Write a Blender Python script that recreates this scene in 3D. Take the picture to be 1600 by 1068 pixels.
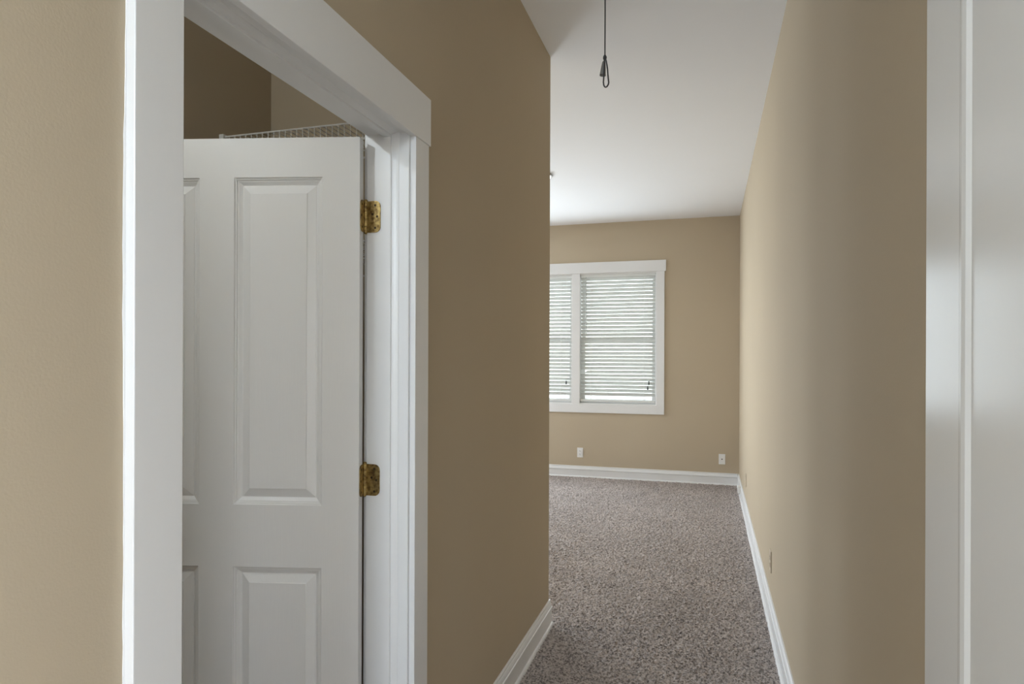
import bpy, bmesh, math, random
import numpy as np
from mathutils import Vector, Matrix

random.seed(4)
rng = np.random.default_rng(7)
scn = bpy.context.scene
COL = scn.collection
for o in list(bpy.data.objects):
    bpy.data.objects.remove(o)

# ------------------------------------------------------------------ camera
CAM_Z = 1.41
FPX = 1030.0
YAW = math.atan(307.0 / FPX)
ROLL = 0.0035
cam = bpy.data.cameras.new('camera')
cam.sensor_fit = 'HORIZONTAL'
cam.sensor_width = 36.0
cam.lens = 36.0 * FPX / 1600.0
cam.shift_y = 24.5 / 1600.0
cam.clip_start = 0.05
cam.clip_end = 200
cam_o = bpy.data.objects.new('camera', cam)
COL.objects.link(cam_o)
_c, _s = math.cos(YAW), math.sin(YAW)
_F = Vector((-_s, _c, 0)); _R = Vector((_c, _s, 0)); _U = Vector((0, 0, 1))
_R2 = _R * math.cos(ROLL) + _U * math.sin(ROLL)
_U2 = _U * math.cos(ROLL) - _R * math.sin(ROLL)
cam_o.matrix_world = Matrix(((_R2.x, _U2.x, -_F.x, 0), (_R2.y, _U2.y, -_F.y, 0), (_R2.z, _U2.z, -_F.z, CAM_Z), (0, 0, 0, 1)))
scn.camera = cam_o

# ------------------------------------------------------------------ world, lights, exposure
scn.view_settings.view_transform = 'Standard'
scn.view_settings.look = 'None'
scn.view_settings.gamma = 1.0
scn.view_settings.use_curve_mapping = False
scn.view_settings.exposure = 0.0
scn.cycles.max_bounces = 12
scn.cycles.diffuse_bounces = 8
scn.cycles.use_denoising = True
scn.cycles.sample_clamp_indirect = 8.0

world = bpy.data.worlds.new('world')
scn.world = world
world.use_nodes = True
wn = world.node_tree
wn.nodes.clear()
w_out = wn.nodes.new('ShaderNodeOutputWorld')
w_bg = wn.nodes.new('ShaderNodeBackground')
w_sky = wn.nodes.new('ShaderNodeTexSky')
w_sky.sky_type = 'NISHITA'
w_sky.sun_disc = False
w_sky.sun_elevation = math.radians(50)
w_sky.sun_rotation = math.radians(120)
w_hsv = wn.nodes.new('ShaderNodeHueSaturation')
w_hsv.inputs['Saturation'].default_value = 0.25
wn.links.new(w_sky.outputs[0], w_hsv.inputs['Color'])
wn.links.new(w_hsv.outputs[0], w_bg.inputs['Color'])
w_bg.inputs['Strength'].default_value = 1.25
wn.links.new(w_bg.outputs[0], w_out.inputs['Surface'])


def area(name, loc, direction, sx, sy, power, color=(1, 1, 1)):
    l = bpy.data.lights.new(name, 'AREA')
    l.shape = 'RECTANGLE'
    l.size = sx
    l.size_y = sy
    l.energy = power
    l.color = color
    o = bpy.data.objects.new(name, l)
    COL.objects.link(o)
    o.location = loc
    o.rotation_euler = Vector(direction).to_track_quat('-Z', 'Y').to_euler()
    return o


DAY = (0.80, 0.905, 1.0)
HALL = (0.72, 0.865, 1.0)
# added fill at an unseen window in the bedroom's left wall
area('bedroom_fill_light', (-4.72, 6.65, 1.63), (1, 0, 0), 1.6, 1.5, 45, DAY)
# added fill at an invented far-wall window, to brighten the right wall
area('far_left_fill_light', (-3.75, 7.82, 1.63), (0, -1, 0), 1.2, 1.5, 165, DAY)
# daylight through the two windows the photograph shows
area('far_window_light', (-1.5, 7.60, 1.63), (0, -1, 0), 1.8, 1.45, 24, DAY)
# added fill at an unseen hall-end window behind the camera
area('hall_end_fill_light', (-0.24, -3.12, 1.6), (0, 1, 0), 0.8, 1.5, 20, HALL)
# added fill from the right behind the camera, for the near left wall
area('side_fill_light', (0.40, -0.80, 1.55), (-1, 0, 0), 0.9, 1.5, 4, HALL)


def point(name, loc, power, radius, color=(1, 1, 1)):
    l = bpy.data.lights.new(name, 'POINT')
    l.energy = power
    l.shadow_soft_size = radius
    l.color = color
    o = bpy.data.objects.new(name, l)
    COL.objects.link(o)
    o.location = loc
    return o


point('closet_bulb', (-1.60, 0.34, 2.60), 17.5, 0.035, (0.77, 0.89, 1.0))
point('hall_fill_lamp', (-0.58, -0.95, 2.20), 80.0, 0.09, (0.74, 0.875, 1.0))  # added fill lamp, set to the left to favour the right wall

# ------------------------------------------------------------------ materials


def new_mat(name):
    m = bpy.data.materials.new(name)
    m.use_nodes = True
    nt = m.node_tree
    b = nt.nodes['Principled BSDF']
    return m, nt, b


def N(nt, kind, **kw):
    n = nt.nodes.new(kind)
    for k, v in kw.items():
        if k in n.inputs:
            n.inputs[k].default_value = v
        else:
            setattr(n, k, v)
    return n


def paint(name, col, rough, bump_scale, bump_str, var=0.03, stretch=(1, 1, 1), coat=0.0, spec=0.5):
    """painted surface: faint large-scale tone variation and fine roller/brush relief"""
    m, nt, b = new_mat(name)
    tc = N(nt, 'ShaderNodeTexCoord')
    mp = N(nt, 'ShaderNodeMapping')
    mp.inputs['Scale'].default_value = stretch
    nt.links.new(tc.outputs['Object'], mp.inputs['Vector'])
    n1 = N(nt, 'ShaderNodeTexNoise', Scale=1.7, Detail=3.0)
    nt.links.new(tc.outputs['Object'], n1.inputs['Vector'])
    mix = N(nt, 'ShaderNodeMix', data_type='RGBA')
    mix.inputs['A'].default_value = (*[c * (1 - var) for c in col], 1)
    mix.inputs['B'].default_value = (*[min(1, c * (1 + var)) for c in col], 1)
    nt.links.new(n1.outputs['Fac'], mix.inputs['Factor'])
    nt.links.new(mix.outputs['Result'], b.inputs['Base Color'])
    n2 = N(nt, 'ShaderNodeTexNoise', Scale=bump_scale, Detail=2.0)
    nt.links.new(mp.outputs[0], n2.inputs['Vector'])
    bp = N(nt, 'ShaderNodeBump', Strength=bump_str, Distance=0.001)
    nt.links.new(n2.outputs['Fac'], bp.inputs['Height'])
    nt.links.new(bp.outputs[0], b.inputs['Normal'])
    b.inputs['Roughness'].default_value = rough
    b.inputs['Specular IOR Level'].default_value = spec
    b.inputs['Coat Weight'].default_value = coat
    b.inputs['Coat Roughness'].default_value = 0.12
    return m


M = {}
M['wall'] = paint('beige_wall_paint', (0.49, 0.415, 0.31), 0.85, 260, 0.25, 0.03, spec=0.05)
M['ceiling'] = paint('ceiling_paint', (0.80, 0.80, 0.805), 0.9, 200, 0.2, 0.015, spec=0.2)
M['trim'] = paint('white_trim_paint', (0.74, 0.745, 0.75), 0.33, 140, 0.12, 0.012, (1, 1, 0.12))
M['gloss'] = paint('glossy_white_trim_paint', (0.74, 0.745, 0.74), 0.22, 60, 0.06, 0.01, (1, 1, 0.3), spec=0.3)
M['gloss'].node_tree.nodes['Principled BSDF'].inputs['IOR'].default_value = 1.25
M['door'] = paint('white_door_paint', (0.76, 0.76, 0.755), 0.38, 220, 0.2, 0.012, (1, 1, 0.06))
M['plastic'] = paint('white_plastic', (0.78, 0.78, 0.77), 0.35, 50, 0.02, 0.01)
M['beige_plastic'] = paint('beige_painted_plate', (0.52, 0.445, 0.34), 0.4, 80, 0.05, 0.02)
M['wire'] = paint('white_vinyl_wire', (0.74, 0.735, 0.71), 0.35, 50, 0.02, 0.02)
M['dark'] = paint('dark_slot', (0.03, 0.03, 0.03), 0.6, 50, 0.02, 0.02)
M['tassel'] = paint('dark_tassel', (0.02, 0.02, 0.022), 0.5, 50, 0.02, 0.02)
M['cord'] = paint('dark_grey_cord', (0.055, 0.055, 0.057), 0.8, 900, 0.5, 0.1)
M['wand'] = paint('grey_clear_wand', (0.33, 0.35, 0.34), 0.25, 50, 0.02, 0.02)
M['vinyl'] = paint('window_vinyl', (0.8, 0.8, 0.8), 0.35, 60, 0.02, 0.01)
M['nickel'], _nt, _b = new_mat('brushed_nickel')
_b.inputs['Base Color'].default_value = (0.35, 0.34, 0.32, 1)
_b.inputs['Metallic'].default_value = 1.0
_b.inputs['Roughness'].default_value = 0.35

# worn brass
m, nt, b = new_mat('worn_brass')
tc = N(nt, 'ShaderNodeTexCoord')
n1 = N(nt, 'ShaderNodeTexNoise', Scale=90.0, Detail=4.0)
nt.links.new(tc.outputs['Object'], n1.inputs['Vector'])
cr = N(nt, 'ShaderNodeValToRGB')
cr.color_ramp.elements[0].position = 0.35
cr.color_ramp.elements[0].color = (0.16, 0.10, 0.04, 1)
cr.color_ramp.elements[1].position = 0.62
cr.color_ramp.elements[1].color = (0.52, 0.39, 0.16, 1)
nt.links.new(n1.outputs['Fac'], cr.inputs['Fac'])
nt.links.new(cr.outputs[0], b.inputs['Base Color'])
b.inputs['Metallic'].default_value = 0.85
b.inputs['Roughness'].default_value = 0.36
M['brass'] = m
m, nt, b = new_mat('dark_screw_metal')
b.inputs['Base Color'].default_value = (0.06, 0.04, 0.02, 1)
b.inputs['Metallic'].default_value = 0.7
b.inputs['Roughness'].default_value = 0.5
M['screw'] = m

# translucent slat vinyl
m, nt, b = new_mat('white_blind_slat')
b.inputs['Base Color'].default_value = (0.72, 0.735, 0.72, 1)
b.inputs['Roughness'].default_value = 0.4
tr = N(nt, 'ShaderNodeBsdfTranslucent')
tr.inputs['Color'].default_value = (0.85, 0.87, 0.85, 1)
mx = N(nt, 'ShaderNodeMixShader')
mx.inputs['Fac'].default_value = 0.06
out = nt.nodes['Material Output']
nt.links.new(b.outputs[0], mx.inputs[1])
nt.links.new(tr.outputs[0], mx.inputs[2])
nt.links.new(mx.outputs[0], out.inputs['Surface'])
M['slat'] = m

# frosted grey plastic bell
m, nt, b = new_mat('smoky_grey_plastic')
b.inputs['Base Color'].default_value = (0.30, 0.30, 0.29, 1)
b.inputs['Roughness'].default_value = 0.3
b.inputs['Alpha'].default_value = 0.75
M['bell'] = m

# window glass
m, nt, b = new_mat('window_glass')
gl = N(nt, 'ShaderNodeBsdfGlossy', Roughness=0.02)
tp = N(nt, 'ShaderNodeBsdfTransparent')
tp.inputs['Color'].default_value = (0.93, 0.96, 0.94, 1)
fr = N(nt, 'ShaderNodeFresnel', IOR=1.45)
mx = N(nt, 'ShaderNodeMixShader')
nt.links.new(fr.outputs[0], mx.inputs[0])
nt.links.new(tp.outputs[0], mx.inputs[1])
nt.links.new(gl.outputs[0], mx.inputs[2])
nt.links.new(mx.outputs[0], nt.nodes['Material Output'].inputs['Surface'])
M['glass'] = m

# lit diffuser of the ceiling light
m, nt, b = new_mat('lit_diffuser')
b.inputs['Base Color'].default_value = (0.9, 0.9, 0.88, 1)
b.inputs['Emission Color'].default_value = (1.0, 0.97, 0.92, 1)
b.inputs['Emission Strength'].default_value = 6.0
M['lamp'] = m

# carpet
m, nt, b = new_mat('taupe_carpet')
tc = N(nt, 'ShaderNodeTexCoord')
n1 = N(nt, 'ShaderNodeTexNoise', Scale=98.0, Detail=2.5, Roughness=0.6)
n2 = N(nt, 'ShaderNodeTexNoise', Scale=2.2, Detail=3.0)
n3 = N(nt, 'ShaderNodeTexNoise', Scale=320.0, Detail=1.0)
for n in (n1, n2, n3):
    nt.links.new(tc.outputs['Object'], n.inputs['Vector'])
cr = N(nt, 'ShaderNodeValToRGB')
cr.color_ramp.elements[0].position = 0.38
cr.color_ramp.elements[0].color = (0.185, 0.158, 0.145, 1)
cr.color_ramp.elements[1].position = 0.57
cr.color_ramp.elements[1].color = (0.60, 0.53, 0.495, 1)
nt.links.new(n1.outputs['Fac'], cr.inputs['Fac'])
cr2 = N(nt, 'ShaderNodeValToRGB')
cr2.color_ramp.elements[0].position = 0.3
cr2.color_ramp.elements[0].color = (0.84, 0.84, 0.84, 1)
cr2.color_ramp.elements[1].position = 0.7
cr2.color_ramp.elements[1].color = (1, 1, 1, 1)
nt.links.new(n2.outputs['Fac'], cr2.inputs['Fac'])
mu = N(nt, 'ShaderNodeMix', data_type='RGBA', blend_type='MULTIPLY')
mu.inputs['Factor'].default_value = 1.0
nt.links.new(cr.outputs[0], mu.inputs['A'])
nt.links.new(cr2.outputs[0], mu.inputs['B'])
nt.links.new(mu.outputs['Result'], b.inputs['Base Color'])
bp = N(nt, 'ShaderNodeBump', Strength=0.7, Distance=0.006)
nt.links.new(n3.outputs['Fac'], bp.inputs['Height'])
nt.links.new(bp.outputs[0], b.inputs['Normal'])
b.inputs['Roughness'].default_value = 1.25
b.inputs['Specular IOR Level'].default_value = 0.1
b.inputs['Sheen Weight'].default_value = 0.15
M['carpet'] = m

m, nt, b = new_mat('brightened_ground')  # ground colour lightened so outdoors reads bright through the slats
tc = N(nt, 'ShaderNodeTexCoord')
n1 = N(nt, 'ShaderNodeTexNoise', Scale=3.0, Detail=6.0)
nt.links.new(tc.outputs['Object'], n1.inputs['Vector'])
cr = N(nt, 'ShaderNodeValToRGB')
cr.color_ramp.elements[0].color = (0.36, 0.38, 0.34, 1)
cr.color_ramp.elements[1].color = (0.52, 0.53, 0.50, 1)
nt.links.new(n1.outputs['Fac'], cr.inputs['Fac'])
nt.links.new(cr.outputs[0], b.inputs['Base Color'])
b.inputs['Roughness'].default_value = 0.9
M['bright_ground'] = m

# ------------------------------------------------------------------ mesh helpers


def box(bm, x0, x1, y0, y1, z0, z1):
    vs = [bm.verts.new((x, y, z)) for z in (z0, z1) for y in (y0, y1) for x in (x0, x1)]
    for f in ((0, 2, 3, 1), (4, 5, 7, 6), (0, 1, 5, 4), (2, 6, 7, 3), (0, 4, 6, 2), (1, 3, 7, 5)):
        bm.faces.new([vs[i] for i in f])
    return bm


def boxes(*lst):
    bm = bmesh.new()
    for b_ in lst:
        box(bm, *b_)
    return bm


def bevel(bm, w, seg=2):
    bmesh.ops.bevel(bm, geom=list(bm.edges), offset=w, segments=seg, profile=0.5, affect='EDGES')
    return bm


def extrude_profile(bm, pts, p0, p1, u, v):
    """closed profile pts (a, b) in axes u, v, swept from p0 to p1"""
    p0, p1, u, v = Vector(p0), Vector(p1), Vector(u), Vector(v)
    A = [bm.verts.new(p0 + u * a + v * b) for a, b in pts]
    B = [bm.verts.new(p1 + u * a + v * b) for a, b in pts]
    n = len(pts)
    for i in range(n):
        j = (i + 1) % n
        bm.faces.new((A[i], A[j], B[j], B[i]))
    bm.faces.new(list(reversed(A)))
    bm.faces.new(B)
    bmesh.ops.recalc_face_normals(bm, faces=list(bm.faces))
    return bm


def tube(bm, pts, r, seg=6, closed=False, cap=True):
    pts = [Vector(p) for p in pts]
    n = len(pts)
    rings = []
    prev = None
    for i, p in enumerate(pts):
        if closed:
            d = (pts[(i + 1) % n] - pts[i - 1]).normalized()
        else:
            d = (pts[min(i + 1, n - 1)] - pts[max(i - 1, 0)]).normalized()
        if prev is None:
            ref = Vector((0, 0, 1)) if abs(d.z) < 0.9 else Vector((1, 0, 0))
            a = d.cross(ref).normalized()
        else:
            a = (prev - d * prev.dot(d)).normalized()
        prev = a
        b_ = d.cross(a)
        rr = r[i] if isinstance(r, (list, tuple)) else r
        rings.append([bm.verts.new(p + (a * math.cos(2 * math.pi * k / seg) + b_ * math.sin(2 * math.pi * k / seg)) * rr) for k in range(seg)])
    m_ = n if closed else n - 1
    for i in range(m_):
        A, B = rings[i], rings[(i + 1) % n]
        for k in range(seg):
            k2 = (k + 1) % seg
            bm.faces.new((A[k], A[k2], B[k2], B[k]))
    if cap and not closed:
        bm.faces.new(list(reversed(rings[0])))
        bm.faces.new(rings[-1])
    return bm


def lathe(bm, prof, origin, axis=(0, 0, 1), seg=24):
    """prof: (radius, height) pairs"""
    origin = Vector(origin)
    ax = Vector(axis).normalized()
    ref = Vector((1, 0, 0)) if abs(ax.x) < 0.9 else Vector((0, 1, 0))
    a = ax.cross(ref).normalized()
    b_ = ax.cross(a)
    rings = []
    for r, h in prof:
        if r <= 1e-6:
            rings.append([bm.verts.new(origin + ax * h)])
        else:
            rings.append([bm.verts.new(origin + ax * h + (a * math.cos(2 * math.pi * k / seg) + b_ * math.sin(2 * math.pi * k / seg)) * r) for k in range(seg)])
    for A, B in zip(rings, rings[1:]):
        for k in range(seg):
            k2 = (k + 1) % seg
            if len(A) == 1 and len(B) == 1:
                continue
            if len(A) == 1:
                bm.faces.new((A[0], B[k], B[k2]))
            elif len(B) == 1:
                bm.faces.new((A[k], A[k2], B[0]))
            else:
                bm.faces.new((A[k], A[k2], B[k2], B[k]))
    bmesh.ops.recalc_face_normals(bm, faces=list(bm.faces))
    return bm


def obj(name, bm, mat, parent=None, smooth=False):
    me = bpy.data.meshes.new(name)
    bm.normal_update()
    bm.to_mesh(me)
    bm.free()
    me.materials.append(M[mat])
    if smooth:
        for p in me.polygons:
            p.use_smooth = True
    o = bpy.data.objects.new(name, me)
    COL.objects.link(o)
    if parent:
        o.parent = parent
        o.matrix_parent_inverse = Matrix.Identity(4)
    return o


def empty(name, loc=(0, 0, 0), rotz=0.0, parent=None):
    o = bpy.data.objects.new(name, None)
    o.empty_display_size = 0.1
    COL.objects.link(o)
    o.location = loc
    o.rotation_euler = (0, 0, rotz)
    if parent:
        o.parent = parent
    return o


def tag(o, label, cat, group=None):
    o['label'] = label
    o['category'] = cat
    if group:
        o['group'] = group
    return o


def struct(o, label=None, cat=None):
    o['kind'] = 'structure'
    if label:
        o['label'] = label
    if cat:
        o['category'] = cat
    return o


# ------------------------------------------------------------------ key dimensions (metres)
XR = 0.328          # face of the right-hand wall
XL = -0.803         # face of the left-hand hall wall
XLB = -0.934        # its closet face
YE = 3.385          # where the left-hand hall wall ends
YF = 7.71           # far wall
ZC = 2.992          # ceiling
XB = -4.6           # bedroom's left wall
YN = -3.2           # wall behind the camera
XC = -1.84          # closet back wall
YC = 2.465          # closet end wall
DY0, DY1, DZ = 0.849, 1.681, 2.040   # closet door opening between the jambs
WX0, WX1, WZ0, WZ1 = -2.449, -0.569, 0.866, 2.405   # far window opening
MX0, MX1 = -1.559, -1.459                          # its mullion
RY0, RY1, RZ = 0.08, 0.965, 2.04                    # door opening in the right wall

# ------------------------------------------------------------------ structure
struct(obj('floor', boxes((XB - 0.2, XR + 0.15, YN - 0.15, YF + 0.15, -0.12, -0.004)), 'carpet'),
       'taupe cut pile carpet covering the hall and bedroom floor', 'floor')
struct(obj('ceiling', boxes((XB - 0.2, XR + 0.15, YN - 0.15, YF + 0.15, ZC, ZC + 0.12)), 'ceiling'),
       'flat white painted ceiling above the hall and bedroom', 'ceiling')

# right wall, with the near door opening and an added window opening behind the camera
t = 0.15
struct(obj('wall_right', boxes(
    (XR, XR + t, RY1 + 0.03, YF, 0, ZC),
    (XR, XR + t, RY0 - 0.03, RY1 + 0.03, RZ + 0.03, ZC),
    (XR, XR + t, -0.35, RY0 - 0.03, 0, ZC),
    (XR, XR + t, -1.25, -0.35, 0, 0.8), (XR, XR + t, -1.25, -0.35, 2.3, ZC),
    (XR, XR + t, YN, -1.25, 0, ZC)), 'wall'), 'long beige wall on the right of the hall', 'wall')
# far wall round the window
struct(obj('wall_far', boxes(
    (WX1, XR + t, YF, YF + 0.16, 0, ZC),
    (WX0, WX1, YF, YF + 0.16, 0, WZ0), (WX0, WX1, YF, YF + 0.16, WZ1, ZC),
    (-3.15, WX0, YF, YF + 0.16, 0, ZC),
    (XB - 0.15, -4.35, YF, YF + 0.16, 0, ZC),
    (-4.35, -3.15, YF, YF + 0.16, 0, WZ0), (-4.35, -3.15, YF, YF + 0.16, WZ1, ZC)), 'wall'), 'beige bedroom wall at the far end, round the window', 'wall')
# left hall wall with the closet door opening
struct(obj('wall_left', boxes(
    (XLB, XL, DY1 + 0.018, YE, 0, ZC),
    (XLB, XL, DY0 - 0.018, DY1 + 0.018, DZ + 0.018, ZC),
    (XLB, XL, YN, DY0 - 0.018, 0, ZC)), 'wall'), 'beige hall wall on the left with the closet doorway', 'wall')
struct(obj('wall_closet', boxes(
    (XC - 0.1, XC, 0.15, YC + 0.12, 0, ZC),
    (XC, XLB, YC, YC + 0.12, 0, ZC),
    (XC - 0.1, XLB, 0.03, 0.15, 0, ZC)), 'wall'), 'brown beige walls inside the closet', 'wall')
struct(obj('wall_bedroom_near', boxes((XB - 0.15, XLB, YE - 0.12, YE, 0, ZC)), 'wall'), 'beige bedroom wall behind the closet', 'wall')
struct(obj('wall_bedroom_left', boxes(
    (XB - 0.15, XB, YE, 5.85, 0, ZC), (XB - 0.15, XB, 7.45, YF, 0, ZC),
    (XB - 0.15, XB, 5.85, 7.45, 0, 0.86), (XB - 0.15, XB, 5.85, 7.45, 2.4, ZC)), 'wall'), 'beige bedroom wall on the left', 'wall')
struct(obj('wall_near', boxes((XLB, -0.64, YN - 0.15, YN, 0, ZC), (0.16, XR + t, YN - 0.15, YN, 0, ZC),
    (-0.64, 0.16, YN - 0.15, YN, 0, 0.85), (-0.64, 0.16, YN - 0.15, YN, 2.35, ZC)), 'wall'), 'beige wall closing the hall behind the camera', 'wall')
struct(obj('pale_ground', boxes((-40, 40, YF + 0.3, 60, -0.6, -0.5)), 'bright_ground'), 'outdoor ground beyond the bedroom window, made pale to read white between the slats', 'ground')  # invented pale ground, so the blind gaps show white

# carpet pile: a dense relief of tufts over the floor in view
def carpet_pile():
    step = 0.0058
    parts = []
    def patch(x0, x1, y0, y1, st):
        nx = int((x1 - x0) / st) + 1
        ny = int((y1 - y0) / st) + 1
        X, Y = np.meshgrid(np.linspace(x0, x1, nx), np.linspace(y0, y1, ny))
        Z = rng.normal(0, 1, X.shape)
        Z2 = (Z + np.roll(Z, 1, 0) + np.roll(Z, 1, 1) + np.roll(np.roll(Z, 1, 0), 1, 1)) / 2
        Z = 0.004 + 0.0034 * np.clip(0.55 * Z + 0.6 * Z2, -2.0, 2.0)
        jx = rng.uniform(-0.35, 0.35, X.shape) * st
        jy = rng.uniform(-0.35, 0.35, X.shape) * st
        jx[:, 0] = jx[:, -1] = 0; jy[0, :] = jy[-1, :] = 0
        co = np.stack([X + jx, Y + jy, Z], -1).reshape(-1, 3)
        i = np.arange((ny - 1) * (nx - 1))
        a = (i // (nx - 1)) * nx + i % (nx - 1)
        return co, np.stack([a, a + 1, a + nx + 1, a + nx], -1)
    cos, quads, off = [], [], 0
    for args in ((XL + 0.012, XR - 0.012, 2.3, YE + 0.02, step), (-2.3, XR - 0.012, YE + 0.02, YF - 0.012, step)):
        c, q = patch(*args)
        cos.append(c); quads.append(q + off); off += len(c)
    co = np.concatenate(cos); q = np.concatenate(quads)
    me = bpy.data.meshes.new('carpet_pile')
    me.vertices.add(len(co)); me.vertices.foreach_set('co', co.ravel())
    me.loops.add(q.size); me.loops.foreach_set('vertex_index', q.ravel())
    me.polygons.add(len(q))
    me.polygons.foreach_set('loop_start', np.arange(len(q)) * 4)
    me.update(calc_edges=True)
    me.polygons.foreach_set('use_smooth', np.ones(len(q), bool))
    me.materials.append(M['carpet'])
    o = bpy.data.objects.new('carpet_pile', me)
    COL.objects.link(o)
    o.parent = bpy.data.objects['floor']
    o['kind'] = 'stuff'
    return o
carpet_pile()

# ------------------------------------------------------------------ baseboards
BB = [(0, 0), (0.014, 0), (0.014, 0.090), (0.0175, 0.092), (0.0185, 0.096), (0.0175, 0.0995), (0.0135, 0.101), (0.0125, 0.108), (0.0095, 0.117), (0.006, 0.122), (0.0055, 0.126), (0.0085, 0.128), (0.0085, 0.132), (0.006, 0.135), (0, 0.135)]
SHOE = [(0, 0), (0.012, 0), (0.0117, 0.006), (0.0095, 0.0125), (0.006, 0.0165), (0, 0.018)]


def baseboard(name, runs, label, shoe=True):
    """runs: (p0, p1, outward) """
    bm = bmesh.new()
    sm = bmesh.new()
    for p0, p1, out in runs:
        extrude_profile(bm, BB, p0, p1, out, (0, 0, 1))
        o_ = Vector(out)
        extrude_profile(sm, SHOE, Vector(p0) + o_ * 0.014, Vector(p1) + o_ * 0.014, out, (0, 0, 1))
    o = struct(obj(name, bm, 'trim'), label, 'baseboard')
    if shoe:
        obj('shoe_moulding', sm, 'trim', o)
    else:
        sm.free()
    return o


baseboard('baseboard_left', [((XL, DY1 + 0.09, 0), (XL, YE + 0.0155, 0), (1, 0, 0)), ((XLB, YE, 0), (XL, YE, 0), (0, 1, 0))],
          'white moulded baseboard under the left hall wall, ending at its corner')
baseboard('baseboard_right', [((XR, 1.115, 0), (XR, YF, 0), (-1, 0, 0))], 'white moulded baseboard running along the right wall')
baseboard('baseboard_far', [((XB, YF, 0), (XR - 0.014, YF, 0), (0, -1, 0))], 'white moulded baseboard under the far window wall')

# ------------------------------------------------------------------ closet door trim
trim1 = struct(empty('trim_1', (XL, DY1, 0)), 'white casing and jamb round the closet doorway', 'door trim')


def loc_bm(bm, root):
    """shift a bmesh built in world space into its parent's space"""
    bmesh.ops.transform(bm, matrix=root.matrix_basis.inverted(), verts=list(bm.verts))
    return bm


CT = 0.017
CI = 0.009
# side casings: flat board with an eased edge
for (a, b_), side in (((DY0 - CI - 0.092, DY0 - CI), 'near'), ((DY1 + CI, DY1 + CI + 0.09), 'far')):
    bm = bevel(boxes((XL, XL + CT, a, b_, 0, DZ - 0.011)), 0.0016, 2)
    obj('side_casing', loc_bm(bm, trim1), 'trim', trim1)
bm = bmesh.new()
prev = None
for k in range(66):
    z = k * 0.032
    w = 0.0025 + 0.0022 * math.sin(z * 7.1) * math.sin(z * 2.3 + 1) + random.uniform(-0.0008, 0.0008)
    y = DY0 - CI - 0.092
    ring = [bm.verts.new((XL, y, z)), bm.verts.new((XL, y - w, z)), bm.verts.new((XL + 0.0006, y - w * 0.8, z)), bm.verts.new((XL + 0.0012, y, z))]
    if prev:
        for q in range(4):
            bm.faces.new((prev[q], prev[(q + 1) % 4], ring[(q + 1) % 4], ring[q]))
    prev = ring
bmesh.ops.recalc_face_normals(bm, faces=list(bm.faces))
obj('paint_bead', loc_bm(bm, trim1), 'trim', trim1)
bm = bevel(boxes((XL, XL + CT + 0.002, DY0 - CI - 0.100, DY1 + CI + 0.100, DZ - 0.011, 2.166)), 0.0016, 2)
obj('head_casing', loc_bm(bm, trim1), 'trim', trim1)
# jambs
bm = bevel(boxes((XLB, XL, DY1, DY1 + 0.018, 0, DZ + 0.018)), 0.001, 1)
obj('side_jamb', loc_bm(bm, trim1), 'trim', trim1)
bm = bevel(boxes((XLB, XL, DY0 - 0.018, DY0, 0, DZ + 0.018)), 0.001, 1)
obj('side_jamb', loc_bm(bm, trim1), 'trim', trim1)
bm = bevel(boxes((XLB, XL, DY0, DY1, DZ, DZ + 0.018)), 0.001, 1)
obj('head_jamb', loc_bm(bm, trim1), 'trim', trim1)
# stops: u = +X along the jamb from the closet side, v = into the opening
SX = -0.876
STOP = [(0, 0), (0, 0.0125), (0.0215, 0.0125), (0.0232, 0.0112), (0.0240, 0.0072), (0.030, 0.0060), (0.036, 0.0042), (0.0415, 0.0018), (0.0435, 0)]
bm = bmesh.new(); extrude_profile(bm, STOP, (SX, DY1, 0), (SX, DY1, DZ), (1, 0, 0), (0, -1, 0)); obj('door_stop', loc_bm(bm, trim1), 'trim', trim1)
bm = bmesh.new(); extrude_profile(bm, STOP, (SX, DY0, 0), (SX, DY0, DZ), (1, 0, 0), (0, 1, 0)); obj('door_stop', loc_bm(bm, trim1), 'trim', trim1)
bm = bmesh.new(); extrude_profile(bm, STOP, (SX, DY0 + 0.011, DZ), (SX, DY1 - 0.011, DZ), (1, 0, 0), (0, 0, -1)); obj('door_stop', loc_bm(bm, trim1), 'trim', trim1)
# casing on the closet side
for a, b_ in ((DY0 - CI - 0.07, DY0 - CI), (DY1 + 0.012, DY1 + 0.08)):
    bm = bevel(boxes((XLB - 0.014, XLB, a, b_, 0, DZ + 0.012)), 0.0015, 1)
    obj('closet_side_casing', loc_bm(bm, trim1), 'trim', trim1)
bm = bevel(boxes((XLB - 0.014, XLB, DY0 - CI - 0.07, DY1 + 0.08, DZ + 0.012, DZ + 0.085)), 0.0015, 1)
obj('closet_side_casing', loc_bm(bm, trim1), 'trim', trim1)

# ------------------------------------------------------------------ closet door, open into the closet
PIN = Vector((-0.9360, 1.6785, 0))
OPEN = math.radians(-76.3)
DW, DT, DH0, DH1 = 0.808, 0.035, 0.012, 2.023
door1 = struct(empty('door_1', PIN, OPEN), 'white four panel closet door standing open into the closet', 'door')
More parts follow.
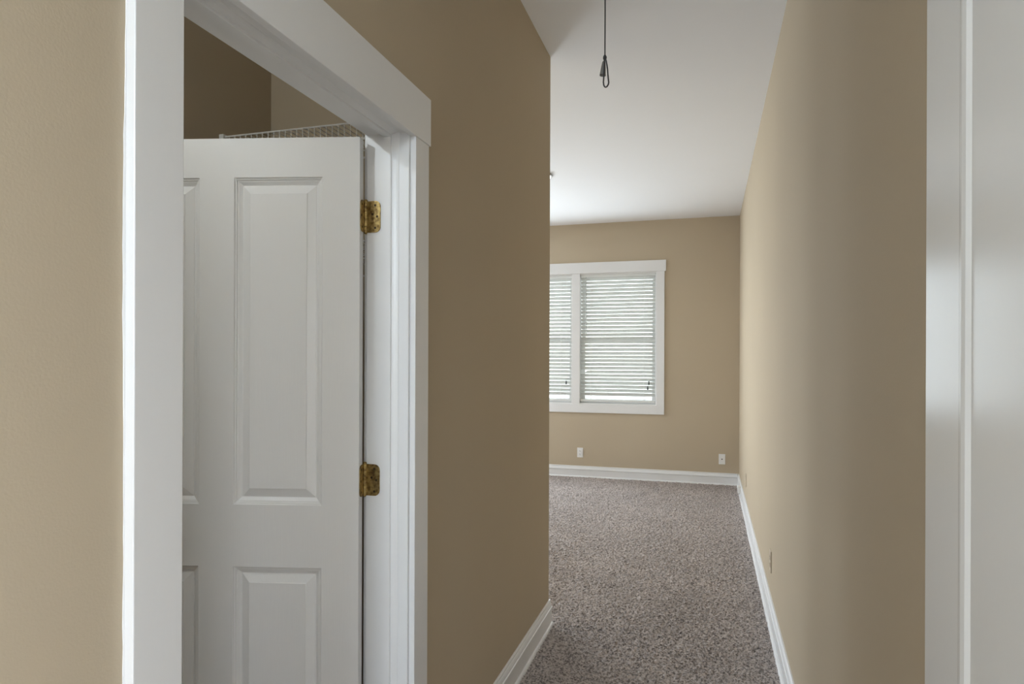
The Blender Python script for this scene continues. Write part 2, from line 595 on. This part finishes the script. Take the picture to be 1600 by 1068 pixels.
# local frame: leaf runs along -Y from y=-0.0055, closet face at x=0.007, hall face at x=0.042
LX0, LX1 = 0.007, 0.042
def ly(s): return -0.0055 - s
SB = [0.0, 0.105, 0.3575, 0.457, 0.709, DW]         # stile / panel / mullion / panel / stile along the width
ZB = [DH0, 0.250, 0.821, 0.995, 1.913, DH1]
openings = [(SB[1], SB[2], ZB[1], ZB[2]), (SB[3], SB[4], ZB[1], ZB[2]), (SB[1], SB[2], ZB[3], ZB[4]), (SB[3], SB[4], ZB[3], ZB[4])]
def part_box(name, s0, s1, z0, z1):
    obj(name, boxes((LX0, LX1, ly(s1), ly(s0), z0, z1)), 'door', door1)
bm = bmesh.new()
for s0, s1 in ((SB[0], SB[1]), (SB[4], SB[5])):
    box(bm, LX0, LX1, ly(s1), ly(s0), DH0, DH1)
for z0, z1 in ((ZB[0], ZB[1]), (ZB[2], ZB[3]), (ZB[4], ZB[5])):
    box(bm, LX0, LX1, ly(SB[4]), ly(SB[1]), z0, z1)
for z0, z1 in ((ZB[1], ZB[2]), (ZB[3], ZB[4])):
    box(bm, LX0, LX1, ly(SB[3]), ly(SB[2]), z0, z1)
bmesh.ops.remove_doubles(bm, verts=list(bm.verts), dist=1e-5)
obj('door_frame', bm, 'door', door1)


def panel(s0, s1, z0, z1):
    """raised panel with moulded sticking, on both faces"""
    bm = bmesh.new()
    prof = [(0, 0), (0.0025, 0.0036), (0.006, 0.0046), (0.0065, 0.0072), (0.011, 0.0084), (0.016, 0.0122), (0.0195, 0.0146), (0.0215, 0.0146),
            (0.0225, 0.0132), (0.044, 0.0042), (0.0455, 0.0022)]
    for sgn, xf in ((1, LX1), (-1, LX0)):
        rings = []
        for ins, dep in prof:
            x = xf - sgn * dep
            rings.append([bm.verts.new((x, ly(s0 + ins), z0 + ins)), bm.verts.new((x, ly(s1 - ins), z0 + ins)),
                          bm.verts.new((x, ly(s1 - ins), z1 - ins)), bm.verts.new((x, ly(s0 + ins), z1 - ins))])
        for A, B in zip(rings, rings[1:]):
            for k in range(4):
                bm.faces.new((A[k], A[(k + 1) % 4], B[(k + 1) % 4], B[k]))
        bm.faces.new(rings[-1])
    bmesh.ops.recalc_face_normals(bm, faces=list(bm.faces))
    return bm


for op in openings:
    obj('panel', panel(*op), 'door', door1)


def rounded_leaf(w, h, r, th):
    """hinge leaf in the y-z plane of a bmesh: y from 0 (straight) to w (round corners), thickness th along x"""
    pts = [(0, -h / 2)]
    for k in range(7):
        a = -math.pi / 2 + k * math.pi / 12
        pts.append((w - r + r * math.cos(a), -h / 2 + r + r * math.sin(a)))
    for k in range(7):
        a = k * math.pi / 12
        pts.append((w - r + r * math.cos(a), h / 2 - r + r * math.sin(a)))
    pts.append((0, h / 2))
    return pts


def leaf_mesh(org, u, n, w=0.044, h=0.089, th=0.0024):
    """org: pin point; u: direction from the pin along the leaf; n: face normal (towards the viewer)"""
    bm = bmesh.new()
    org, u, n = Vector(org), Vector(u), Vector(n)
    pts = rounded_leaf(w, h, 0.0158, th)
    A = [bm.verts.new(org + u * a + Vector((0, 0, b_))) for a, b_ in pts]
    B = [bm.verts.new(org + u * a + Vector((0, 0, b_)) + n * th) for a, b_ in pts]
    k = len(pts)
    for i in range(k):
        j = (i + 1) % k
        bm.faces.new((A[i], A[j], B[j], B[i]))
    bm.faces.new(list(reversed(A))); bm.faces.new(B)
    bmesh.ops.recalc_face_normals(bm, faces=list(bm.faces))
    return bm


inv = Matrix.Rotation(-OPEN, 4, 'Z')
def to_local(v):  # world direction to door space
    return (inv @ Vector(v).to_4d()).to_3d() if len(v) == 3 else None
for hz in (1.808, 1.062, 0.29):
    # knuckled barrel (five knuckles and the pin tips)
    hb = bmesh.new()
    r = 0.0056
    kn = 0.089 / 5
    for i in range(5):
        z0 = hz - 0.0445 + i * kn
        lathe(hb, [(0, z0 + 0.0004), (r, z0 + 0.0004), (r, z0 + kn - 0.0006), (0, z0 + kn - 0.0006)], (0, 0, 0), (0, 0, 1), 14)
    lathe(hb, [(0.0045, hz + 0.0445), (0.0058, hz + 0.0460), (0.0052, hz + 0.0485), (0.003, hz + 0.0505), (0, hz + 0.051)], (0, 0, 0), (0, 0, 1), 14)
    lathe(hb, [(0, hz - 0.0485), (0.003, hz - 0.048), (0.0045, hz - 0.0455), (0.0045, hz - 0.0445)], (0, 0, 0), (0, 0, 1), 14)
    h = obj('hinge', hb, 'brass', door1, smooth=False)
    h['label'] = 'worn brass butt hinge'
    # leaf on the jamb: runs along world +X from the pin, facing -Y
    uW, nW = inv.to_3x3() @ Vector((1, 0, 0)), inv.to_3x3() @ Vector((0, -1, 0))
    base = inv.to_3x3() @ Vector((0, DY1 - 0.0003 - PIN.y, 0)) + Vector((0, 0, hz))
    obj('jamb_leaf', leaf_mesh(base, uW, nW, 0.046), 'brass', h)
    sb = bmesh.new()
    for (a, b_) in ((0.030, 0.032), (0.036, 0.0), (0.030, -0.032), (0.0215, 0.007)):
        lathe(sb, [(0, -0.0004), (0.0036, -0.0004), (0.0036, 0.0007), (0.0022, 0.0007), (0, 0.0002)], base + uW * a + Vector((0, 0, b_)) + nW * 0.0024, nW, 10)
    obj('screw', sb, 'screw', h)
    # leaf on the door edge: local +X direction on the hinge edge, facing +Y (local)
    b2 = Vector((0, ly(0) + 0.0, hz))
    obj('door_leaf', leaf_mesh(b2, (1, 0, 0), (0, 1, 0), 0.037), 'brass', h)
    sb = bmesh.new()
    for (a, b_) in ((0.026, 0.032), (0.031, 0.0), (0.026, -0.032)):
        lathe(sb, [(0, -0.0004), (0.0036, -0.0004), (0.0036, 0.0007), (0, 0.0004)], b2 + Vector((a, 0.0024, b_)), (0, 1, 0), 10)
    obj('screw', sb, 'screw', h)
# knobs at the free edge
kb = bmesh.new()
for sgn, x in ((1, LX1), (-1, LX0)):
    lathe(kb, [(0.032, 0), (0.032, 0.005), (0.012, 0.009), (0.011, 0.03), (0.024, 0.04), (0.027, 0.052), (0.02, 0.064), (0, 0.067)], (x, ly(DW - 0.06), 0.93), (sgn, 0, 0), 20)
o = obj('door_knob', kb, 'brass', door1, smooth=True)
o['label'] = 'brass door knob'

# ------------------------------------------------------------------ near right door with glossy white casing
trim2 = struct(empty('trim_2', (XR, RY1, 0)), 'glossy white casing at the right edge of the picture', 'door trim')
OC = 1.113
CAS = [(0, 0), (0, 0.018), (0.001, 0.019), (OC - 0.978, 0.019), (OC - 0.972, 0.0205), (OC - 0.964, 0.0212), (OC - 0.955, 0.0195), (OC - 0.948, 0.015), (OC - 0.945, 0.010), (OC - 0.944, 0.0)]
bm = bmesh.new(); extrude_profile(bm, CAS, (XR, OC, 0), (XR, OC, RZ + 0.02), (0, -1, 0), (-1, 0, 0)); obj('side_casing', loc_bm(bm, trim2), 'gloss', trim2)
CASN = [(a, b_) for a, b_ in CAS]
bm = bmesh.new(); extrude_profile(bm, CAS, (XR, RY0 - (OC - RY1), 0), (XR, RY0 - (OC - RY1), RZ + 0.02), (0, 1, 0), (-1, 0, 0)); obj('side_casing', loc_bm(bm, trim2), 'gloss', trim2)
bm = bevel(boxes((XR - 0.02, XR, RY0 - 0.16, OC + 0.012, RZ + 0.02, RZ + 0.157)), 0.0015, 2); obj('head_casing', loc_bm(bm, trim2), 'gloss', trim2)
bm = boxes((XR + 0.001, XR + 0.149, RY1 - 0.008, RY1 + 0.028, 0, RZ)); obj('side_jamb', loc_bm(bm, trim2), 'gloss', trim2)
bm = boxes((XR + 0.001, XR + 0.149, RY0 - 0.028, RY0, 0, RZ)); obj('side_jamb', loc_bm(bm, trim2), 'gloss', trim2)
bm = boxes((XR + 0.001, XR + 0.149, RY0 - 0.028, RY1 + 0.028, RZ, RZ + 0.028)); obj('head_jamb', loc_bm(bm, trim2), 'gloss', trim2)
# closed flush leaf, set just back from the casing
door2 = struct(empty('door_2', (XR + 0.001, RY1 - 0.01, 0)), 'glossy white closed door at the right edge of the picture', 'door')
bm = bevel(boxes((XR - 0.015, XR + 0.021, RY0 + 0.003, RY1 - 0.010, 0.012, RZ - 0.003)), 0.0015, 2)
obj('door_leaf', loc_bm(bm, door2), 'gloss', door2)
kb = bmesh.new()
lathe(kb, [(0.032, 0), (0.032, 0.005), (0.012, 0.009), (0.011, 0.03), (0.024, 0.04), (0.027, 0.052), (0.02, 0.064), (0, 0.067)], (XR - 0.015, RY0 + 0.07, 0.93), (-1, 0, 0), 20)
obj('door_knob', loc_bm(kb, door2), 'brass', door2, smooth=True)

# ------------------------------------------------------------------ far window
win = struct(empty('window_1', ((WX0 + WX1) / 2, YF, WZ0)), 'white framed double window in the far bedroom wall', 'window')
CW = 0.086
def wpart(name, bm, mat='trim'):
    return obj(name, loc_bm(bm, win), mat, win)
wpart('side_casing', bevel(boxes((WX1, WX1 + CW, YF - 0.018, YF, WZ0, WZ1)), 0.0016, 2))
wpart('side_casing', bevel(boxes((WX0 - CW, WX0, YF - 0.018, YF, WZ0, WZ1)), 0.0016, 2))
wpart('head_casing', bevel(boxes((WX0 - CW - 0.016, WX1 + CW + 0.016, YF - 0.021, YF, WZ1, WZ1 + 0.127)), 0.0016, 2))
wpart('bottom_casing', bevel(boxes((WX0 - CW, WX1 + CW, YF - 0.018, YF, WZ0 - 0.1, WZ0)), 0.0016, 2))
wpart('mullion', bevel(boxes((MX0, MX1, YF - 0.012, YF + 0.10, WZ0, WZ1)), 0.0016, 2))
# jamb liners
wpart('window_jamb', boxes((WX0, WX0 + 0.014, YF - 0.001, YF + 0.15, WZ0, WZ1)))
wpart('window_jamb', boxes((WX1 - 0.014, WX1, YF - 0.001, YF + 0.15, WZ0, WZ1)))
wpart('window_jamb', boxes((WX0 + 0.014, WX1 - 0.014, YF + 0.001, YF + 0.15, WZ1 - 0.014, WZ1)))
wpart('window_stool', boxes((WX0 + 0.014, WX1 - 0.014, YF + 0.001, YF + 0.15, WZ0, WZ0 + 0.014)))
zm = (WZ0 + WZ1) / 2
for a, b_ in ((WX0 + 0.014, MX0), (MX1, WX1 - 0.014)):
    for (z0, z1, y0) in ((zm - 0.02, WZ1 - 0.014, YF + 0.125), (WZ0 + 0.014, zm + 0.02, YF + 0.098)):
        f = 0.045
        bm = boxes((a, a + f, y0, y0 + 0.025, z0, z1), (b_ - f, b_, y0, y0 + 0.025, z0, z1),
                   (a + f, b_ - f, y0, y0 + 0.025, z0, z0 + f), (a + f, b_ - f, y0, y0 + 0.025, z1 - f, z1))
        s = wpart('sash', bm, 'vinyl')
        g = obj('glass_pane', loc_bm(boxes((a + f, b_ - f, y0 + 0.010, y0 + 0.014, z0 + f, z1 - f)), win), 'glass', s)

# unseen window added behind the camera for fill light: a plain frame in its opening
fill_win2 = struct(empty('added_window_2', (-0.24, YN, 0.85)), 'unseen white framed window added at the hall end for fill light', 'window')
bm = boxes((-0.72, -0.64, YN, YN + 0.018, 0.77, 2.43), (0.16, 0.24, YN, YN + 0.018, 0.77, 2.43),
           (-0.64, 0.16, YN, YN + 0.018, 2.35, 2.43), (-0.64, 0.16, YN, YN + 0.018, 0.77, 0.85))
obj('casing', loc_bm(bm, fill_win2), 'trim', fill_win2)
fill_win4 = struct(empty('added_window_4', (XR, -0.8, 0.8)), 'unseen white framed side window added behind the camera for fill light', 'window')  # added opening and casing around the side fill light
bm = boxes((XR - 0.018, XR, -1.33, -1.25, 0.72, 2.38), (XR - 0.018, XR, -0.35, -0.27, 0.72, 2.38),
           (XR - 0.018, XR, -1.25, -0.35, 2.3, 2.38), (XR - 0.018, XR, -1.25, -0.35, 0.72, 0.8))
obj('casing', loc_bm(bm, fill_win4), 'trim', fill_win4)
fill_win5 = struct(empty('added_window_5', (-3.75, YF, WZ0)), 'unseen white framed window added to the far wall to light the right wall', 'window')  # added frame around the fill light that reaches the right wall
bm = boxes((-4.44, -4.35, YF - 0.018, YF, WZ0 - 0.09, WZ1 + 0.09), (-3.15, -3.06, YF - 0.018, YF, WZ0 - 0.09, WZ1 + 0.09),
           (-4.35, -3.15, YF - 0.018, YF, WZ1, WZ1 + 0.09), (-4.35, -3.15, YF - 0.018, YF, WZ0 - 0.09, WZ0))
obj('casing', loc_bm(bm, fill_win5), 'trim', fill_win5)
fill_win3 = struct(empty('added_window_3', (XB, 6.65, 0.86)), 'unseen white framed window added to the left bedroom wall for fill light', 'window')  # added frame around the bedroom fill light
bm = boxes((XB, XB + 0.018, 5.76, 5.85, 0.77, 2.49), (XB, XB + 0.018, 7.45, 7.54, 0.77, 2.49),
           (XB, XB + 0.018, 5.85, 7.45, 2.4, 2.49), (XB, XB + 0.018, 5.85, 7.45, 0.77, 0.86))
obj('casing', loc_bm(bm, fill_win3), 'trim', fill_win3)

# ------------------------------------------------------------------ blinds
PITCH = 0.0437
SW = 0.050
TILT = math.radians(-46)     # room-side edge higher
YB = YF + 0.030             # slat pivot line


def slat_mesh(x0, x1, notch=False):
    """crowned 2-inch slat about its pivot; room edge towards -Y and down"""
    bm = bmesh.new()
    n = 6
    th = 0.0028
    top0, top1, bot0, bot1 = [], [], [], []
    for k in range(n + 1):
        u = -SW / 2 + SW * k / n
        crown = 0.0032 * (1 - (2 * u / SW) ** 2)
        for lst, x, dz in ((top0, x0, th / 2), (top1, x1, th / 2), (bot0, x0, -th / 2), (bot1, x1, -th / 2)):
            xx = x
            if notch and x == x0:
                xx = x0 + 0.045 * (1 - k / n) + 0.040
            y = u * math.cos(TILT) - (crown + dz) * math.sin(TILT)
            z = u * math.sin(TILT) + (crown + dz) * math.cos(TILT)
            lst.append(bm.verts.new((xx, y, z)))
    for k in range(n):
        bm.faces.new((top0[k], top1[k], top1[k + 1], top0[k + 1]))
        bm.faces.new((bot0[k + 1], bot1[k + 1], bot1[k], bot0[k]))
        bm.faces.new((top0[k + 1], bot0[k + 1], bot0[k], top0[k]))
        bm.faces.new((top1[k], bot1[k], bot1[k + 1], top1[k + 1]))
    bm.faces.new((top0[0], bot0[0], bot1[0], top1[0]))
    bm.faces.new((top0[n], top1[n], bot1[n], bot0[n]))
    bmesh.ops.recalc_face_normals(bm, faces=list(bm.faces))
    return bm


def blind(x0, x1, label, broken=None, wand_x=None, tassels=()):
    root = tag(empty('window_blind', ((x0 + x1) / 2, YB, WZ1 - 0.014)), label, 'window blind', 'blinds in the far window')
    cx = (x0 + x1) / 2
    zt = WZ1 - 0.014
    L = lambda bm: loc_bm(bm, root)
    obj('headrail', L(boxes((x0, x1, YB - 0.022, YB + 0.024, zt - 0.032, zt - 0.001))), 'slat', root)
    zs = zt - 0.052
    base = None
    n = 40
    zlast = zs
    for i in range(n):
        z = zs - i * PITCH
        if z < WZ0 + 0.075:
            break
        zlast = z
        if broken is not None and i == broken:
            s = obj('slat', slat_mesh(x0 - cx, x1 - cx, True), 'slat', root)
            s['label'] = 'slat with its left end broken off'
        elif base is None:
            base = obj('slat', slat_mesh(x0 - cx, x1 - cx), 'slat', root)
            s = base
        else:
            s = base.copy()
            COL.objects.link(s)
            s.parent = root
        s.location = (0, 0, z - zt)
        s.rotation_euler = (random.uniform(-0.03, 0.03), random.uniform(-0.0012, 0.0012), 0)
    obj('bottom_rail', L(bevel(boxes((x0, x1, YB - 0.024, YB + 0.024, WZ0 + 0.030, WZ0 + 0.056)), 0.003, 2)), 'slat', root)
    # ladder cords front and back
    for lx in (x0 + 0.12, cx, x1 - 0.12) if x1 - x0 > 1 else (x0 + 0.12, x1 - 0.125):
        bm = bmesh.new()
        for yy in (-0.0225, 0.0225):
            tube(bm, [(lx, YB + yy, zt - 0.03), (lx, YB + yy, WZ0 + 0.035)], 0.0016, 5)
        obj('ladder_cord', L(bm), 'slat', root)
    if wand_x is not None:
        bm = bmesh.new()
        tube(bm, [(wand_x, YB - 0.034, zt - 0.03), (wand_x + 0.008, YB - 0.036, 1.69)], 0.0045, 6)
        obj('tilt_wand', L(bm), 'wand', root)
    for (tx, tz, top) in tassels:
        bm = bmesh.new()
        tube(bm, [(tx, YB - 0.033, zt - 0.03), (tx, YB - 0.035, tz + 0.02)], 0.0011, 5)
        c_ = obj('lift_cord', L(bm), 'slat', root)
        bm = bmesh.new()
        lathe(bm, [(0.0025, 0.024), (0.006, 0.018), (0.0085, -0.012), (0.008, -0.022), (0, -0.023)], (tx, YB - 0.035, tz), (0, 0, 1), 10)
        t_ = obj('tassel', L(bm), 'tassel', c_, smooth=True)
        t_['label'] = 'dark tassel at the end of the lift cord'
    return root


# the broken slat sits 1.24 m above the floor
blind(MX1 + 0.006, WX1 - 0.020, 'slatted blind in the right half of the far window, with one broken slat',
      broken=25, wand_x=-1.388, tassels=((-0.655, 1.125, 0), (-0.668, 1.070, 0)))
blind(WX0 + 0.020, MX0 - 0.006, 'white slatted blind in the left half of the far window, partly behind the hall corner',
      tassels=((-1.622, 1.118, 0),))

# ------------------------------------------------------------------ outlets and plates
def plate(name, org, out, side, mat, label, cat, kind, group=None):
    """wall plate 70 x 114 mm centred at org on the wall; out: wall normal, side: horizontal direction"""
    org, out, side = Vector(org), Vector(out), Vector(side)
    root = tag(empty(name, org), label, cat, group)
    up = Vector((0, 0, 1))
    def slab(w, h, d0, d1, cz=0.0, bev=0.0015, cu=0.0):
        bm = bmesh.new()
        box(bm, -w / 2, w / 2, d0, d1, -h / 2, h / 2)
        if bev:
            bevel(bm, bev, 2)
        mt = Matrix((( side.x, out.x, 0, side.x * cu), (side.y, out.y, 0, side.y * cu), (0, 0, 1, cz), (0, 0, 0, 1)))
        bmesh.ops.transform(bm, matrix=mt, verts=list(bm.verts))
        bmesh.ops.recalc_face_normals(bm, faces=list(bm.faces))
        return bm
    obj('cover_plate', slab(0.070, 0.1145, 0.0, 0.0055, bev=0.002), mat, root)
    if kind == 'outlet':
        for cz in (0.0195, -0.0195):
            f = obj('receptacle', slab(0.034, 0.028, 0.0045, 0.0075, cz, 0.0025), mat, root)
            bm = slab(0.0026, 0.009, 0.007, 0.0078, cz + 0.004, 0, -0.0065)
            b2 = slab(0.0026, 0.007, 0.007, 0.0078, cz + 0.004, 0, 0.0065)
            b3 = slab(0.0055, 0.005, 0.007, 0.0078, cz - 0.008, 0, 0.0)
            for extra in (b2, b3):
                me_ = bpy.data.meshes.new('t'); extra.to_mesh(me_); bm.from_mesh(me_); extra.free(); bpy.data.meshes.remove(me_)
            obj('slots', bm, 'dark', f)
        bm = bmesh.new(); lathe(bm, [(0.0032, 0.005), (0.0032, 0.0065), (0, 0.007)], (0, 0, 0), out, 10)
        obj('screw', bm, 'plastic', root)
    elif kind == 'jack':
        bm = bmesh.new(); lathe(bm, [(0.0068, 0.004), (0.0068, 0.008), (0.0048, 0.008), (0.0048, 0.014), (0.0015, 0.014), (0, 0.013)], (0, 0, 0), out, 12)
        obj('cable_jack', bm, 'screw', root)
        for cz in (0.046, -0.046):
            bm = bmesh.new(); lathe(bm, [(0.003, 0.005), (0.003, 0.0062), (0, 0.0066)], (0, 0, cz), out, 10)
            obj('screw', bm, 'plastic', root)
    else:
        for cz in (0.030, -0.030):
            bm = bmesh.new(); lathe(bm, [(0.003, 0.005), (0.003, 0.0062), (0, 0.0066)], (0, 0, cz), out, 10)
            obj('screw', bm, mat, root)
    return root


plate('wall_outlet', (-1.452, YF, 0.291), (0, -1, 0), (1, 0, 0), 'plastic', 'white double electrical outlet below the window on the far wall', 'outlet', 'outlet')
plate('jack_plate', (0.148, YF, 0.288), (0, -1, 0), (1, 0, 0), 'plastic', 'white cable jack plate near the right corner of the far wall', 'wall plate', 'jack')
plate('wall_outlet', (XR, 3.815, 0.318), (-1, 0, 0), (0, 1, 0), 'beige_plastic', 'beige electrical outlet on the right wall, the nearer of its two plates', 'outlet', 'outlet')
plate('blank_plate', (XR, 6.27, 0.320), (-1, 0, 0), (0, 1, 0), 'beige_plastic', 'beige wall plate on the right wall near the far corner', 'wall plate', 'blank')

# phone jack box on the right baseboard
pj = tag(empty('phone_jack', (XR - 0.014, 7.03, 0.088)), 'small white jack box stuck on the right baseboard near the corner', 'jack box')
obj('housing', loc_bm(bevel(boxes((XR - 0.042, XR - 0.014, 7.005, 7.055, 0.052, 0.124)), 0.003, 2), pj), 'plastic', pj)
obj('socket', loc_bm(boxes((XR - 0.034, XR - 0.022, 7.02, 7.04, 0.047, 0.0535)), pj), 'dark', pj)

# ------------------------------------------------------------------ ceiling light (only its right tip shows past the wall)
LR = 0.15
lc = Vector((-1.305, 5.58, ZC)) - Vector((_c, _s, 0)) * LR
lamp = tag(empty('ceiling_light', lc), 'round flush ceiling light peeking past the hall corner', 'ceiling light')
bm = bmesh.new(); lathe(bm, [(0, 0), (LR, 0), (LR, -0.016), (LR - 0.006, -0.020), (LR - 0.012, -0.018), (LR - 0.012, -0.004)], (0, 0, 0), (0, 0, 1), 40)
obj('trim_ring', bm, 'nickel', lamp, smooth=False)
bm = bmesh.new(); lathe(bm, [(LR - 0.0125, -0.006), (LR - 0.013, -0.019), (LR * 0.7, -0.034), (LR * 0.35, -0.042), (0, -0.045)], (0, 0, 0), (0, 0, 1), 40)
obj('diffuser', bm, 'lamp', lamp, smooth=True)

hall = tag(empty('ceiling_light', (-0.58, -0.95, ZC)), 'unseen round stem mounted light added behind the camera to light the hall', 'ceiling light')  # fixture added to carry the hall fill lamp
for ch in list(lamp.children):
    c2 = ch.copy()
    COL.objects.link(c2)
    c2.parent = hall
    c2.location = (0, 0, -0.70)
bm = bmesh.new(); lathe(bm, [(0, 0), (0.06, 0), (0.06, -0.02), (0.009, -0.03), (0.009, -0.70)], (0, 0, 0), (0, 0, 1), 20)
obj('stem', bm, 'nickel', hall)

# ------------------------------------------------------------------ attic pull cord
CT_ = 2.30   # distance along the viewing ray used when placing it
cp = Vector((-0.350, 2.295, 0))
pc = tag(empty('pull_cord', (cp.x, cp.y, ZC)), 'dark looped pull cord with grey bell hanging from the hall ceiling', 'pull cord')
zk = 2.4615
e = _R
def P(u, z, d=0.0): return Vector((e.x * u, e.y * u, z - ZC)) + _F * d
bm = bmesh.new(); tube(bm, [P(0.0000, ZC), P(-0.0005, 2.8), P(0.0004, 2.62), P(0.0002, zk)], 0.0024, 7)
obj('cord', bm, 'cord', pc, smooth=True)
bm = bmesh.new(); lathe(bm, [(0, 0.009), (0.0035, 0.008), (0.0062, 0.003), (0.0066, -0.003), (0.0052, -0.0075), (0.003, -0.0095), (0, -0.010)], P(0.0002, zk - 0.004), (0, 0, 1), 12)
obj('knot', bm, 'cord', pc, smooth=True)
lp = [(-0.002, -0.012), (-0.0024, -0.030), (-0.0030, -0.055), (-0.0045, -0.078), (-0.0062, -0.096), (-0.0048, -0.107), (-0.001, -0.1135), (0.0035, -0.115), (0.009, -0.112), (0.0135, -0.106), (0.0155, -0.098),
      (0.0140, -0.085), (0.0118, -0.066), (0.0108, -0.052), (0.0085, -0.036), (0.0055, -0.022), (0.003, -0.012)]
# refine to a smooth loop
pts = [P(u * 0.85, zk + z * 0.95, -0.004) for u, z in lp]
bm = bmesh.new(); tube(bm, pts, 0.0026, 8)
obj('loop', bm, 'cord', pc, smooth=True)
bm = bmesh.new()
lathe(bm, [(0.0022, 0.0), (0.0055, -0.004), (0.0078, -0.020), (0.0098, -0.040), (0.0108, -0.049), (0.0112, -0.052), (0.0098, -0.051), (0.0068, -0.022), (0.002, -0.004)], P(-0.001, zk - 0.010, 0.012), (e.x * 0.09, e.y * 0.09, 1), 18)
o = obj('bell', bm, 'bell', pc, smooth=True)
o['label'] = 'translucent grey plastic bell'

# ------------------------------------------------------------------ closet wire shelves
def wire_shelf(z, label, depth=0.305, rod=True):
    root = tag(empty('wire_shelf', (XC, YC, z)), label, 'shelf', 'wire shelves in the closet')
    x0, x1 = XC + 0.004, XLB - 0.004
    yf = YC - depth - 0.002
    yb = YC - 0.006
    A = lambda bm: loc_bm(bm, root)
    bm = bmesh.new()
    for yy, zz, r in ((yb, z, 0.003), (yb - depth * 0.5, z - 0.003, 0.003), (yf, z, 0.0034), (yf - 0.002, z - 0.064, 0.0034)):
        tube(bm, [(x0, yy, zz), (x1, yy, zz)], r, 6)
    obj('long_rod', A(bm), 'wire', root)
    n = int((x1 - x0) / 0.0254)
    base = None
    for i in range(n):
        x = x0 + 0.012 + i * 0.0254
        if base is None:
            w = bmesh.new()
            tube(w, [(0, yb, z + 0.003), (0, yf + 0.004, z + 0.003), (0, yf - 0.0035, z), (0, yf - 0.0045, z - 0.066)], 0.0016, 5)
            me_o = obj('cross_wire', w, 'wire', root)
            base = me_o
            q = base
        else:
            q = base.copy(); COL.objects.link(q); q.parent = root
        q.location = (x - XC, -YC, -z)
    if rod:
        bm = bmesh.new()
        tube(bm, [(x0, yf + 0.02, z - 0.125), (x1, yf + 0.02, z - 0.125)], 0.004, 8)
        obj('hang_rod', A(bm), 'wire', root)
    # support braces and end bracket
    for bx in (x0 + 0.32, x1 - 0.06, -1.217):
        bm = bmesh.new()
        tube(bm, [(bx, yf + 0.004, z - 0.07), (bx, YC - 0.004, z - 0.30)], 0.0035, 6)
        box(bm, bx - 0.008, bx + 0.008, YC - 0.005, YC, z - 0.325, z - 0.285)
        obj('support_brace', A(bm), 'wire', root)
    bm = boxes((XC, XC + 0.02, yf - 0.012, yf + 0.014, z - 0.03, z + 0.008))
    obj('end_bracket', A(bm), 'wire', root)
    return root


wire_shelf(2.272, 'white wire closet shelf showing above the open door')
wire_shelf(1.835, 'white wire closet shelf seen only through the hinge gap of the open door')
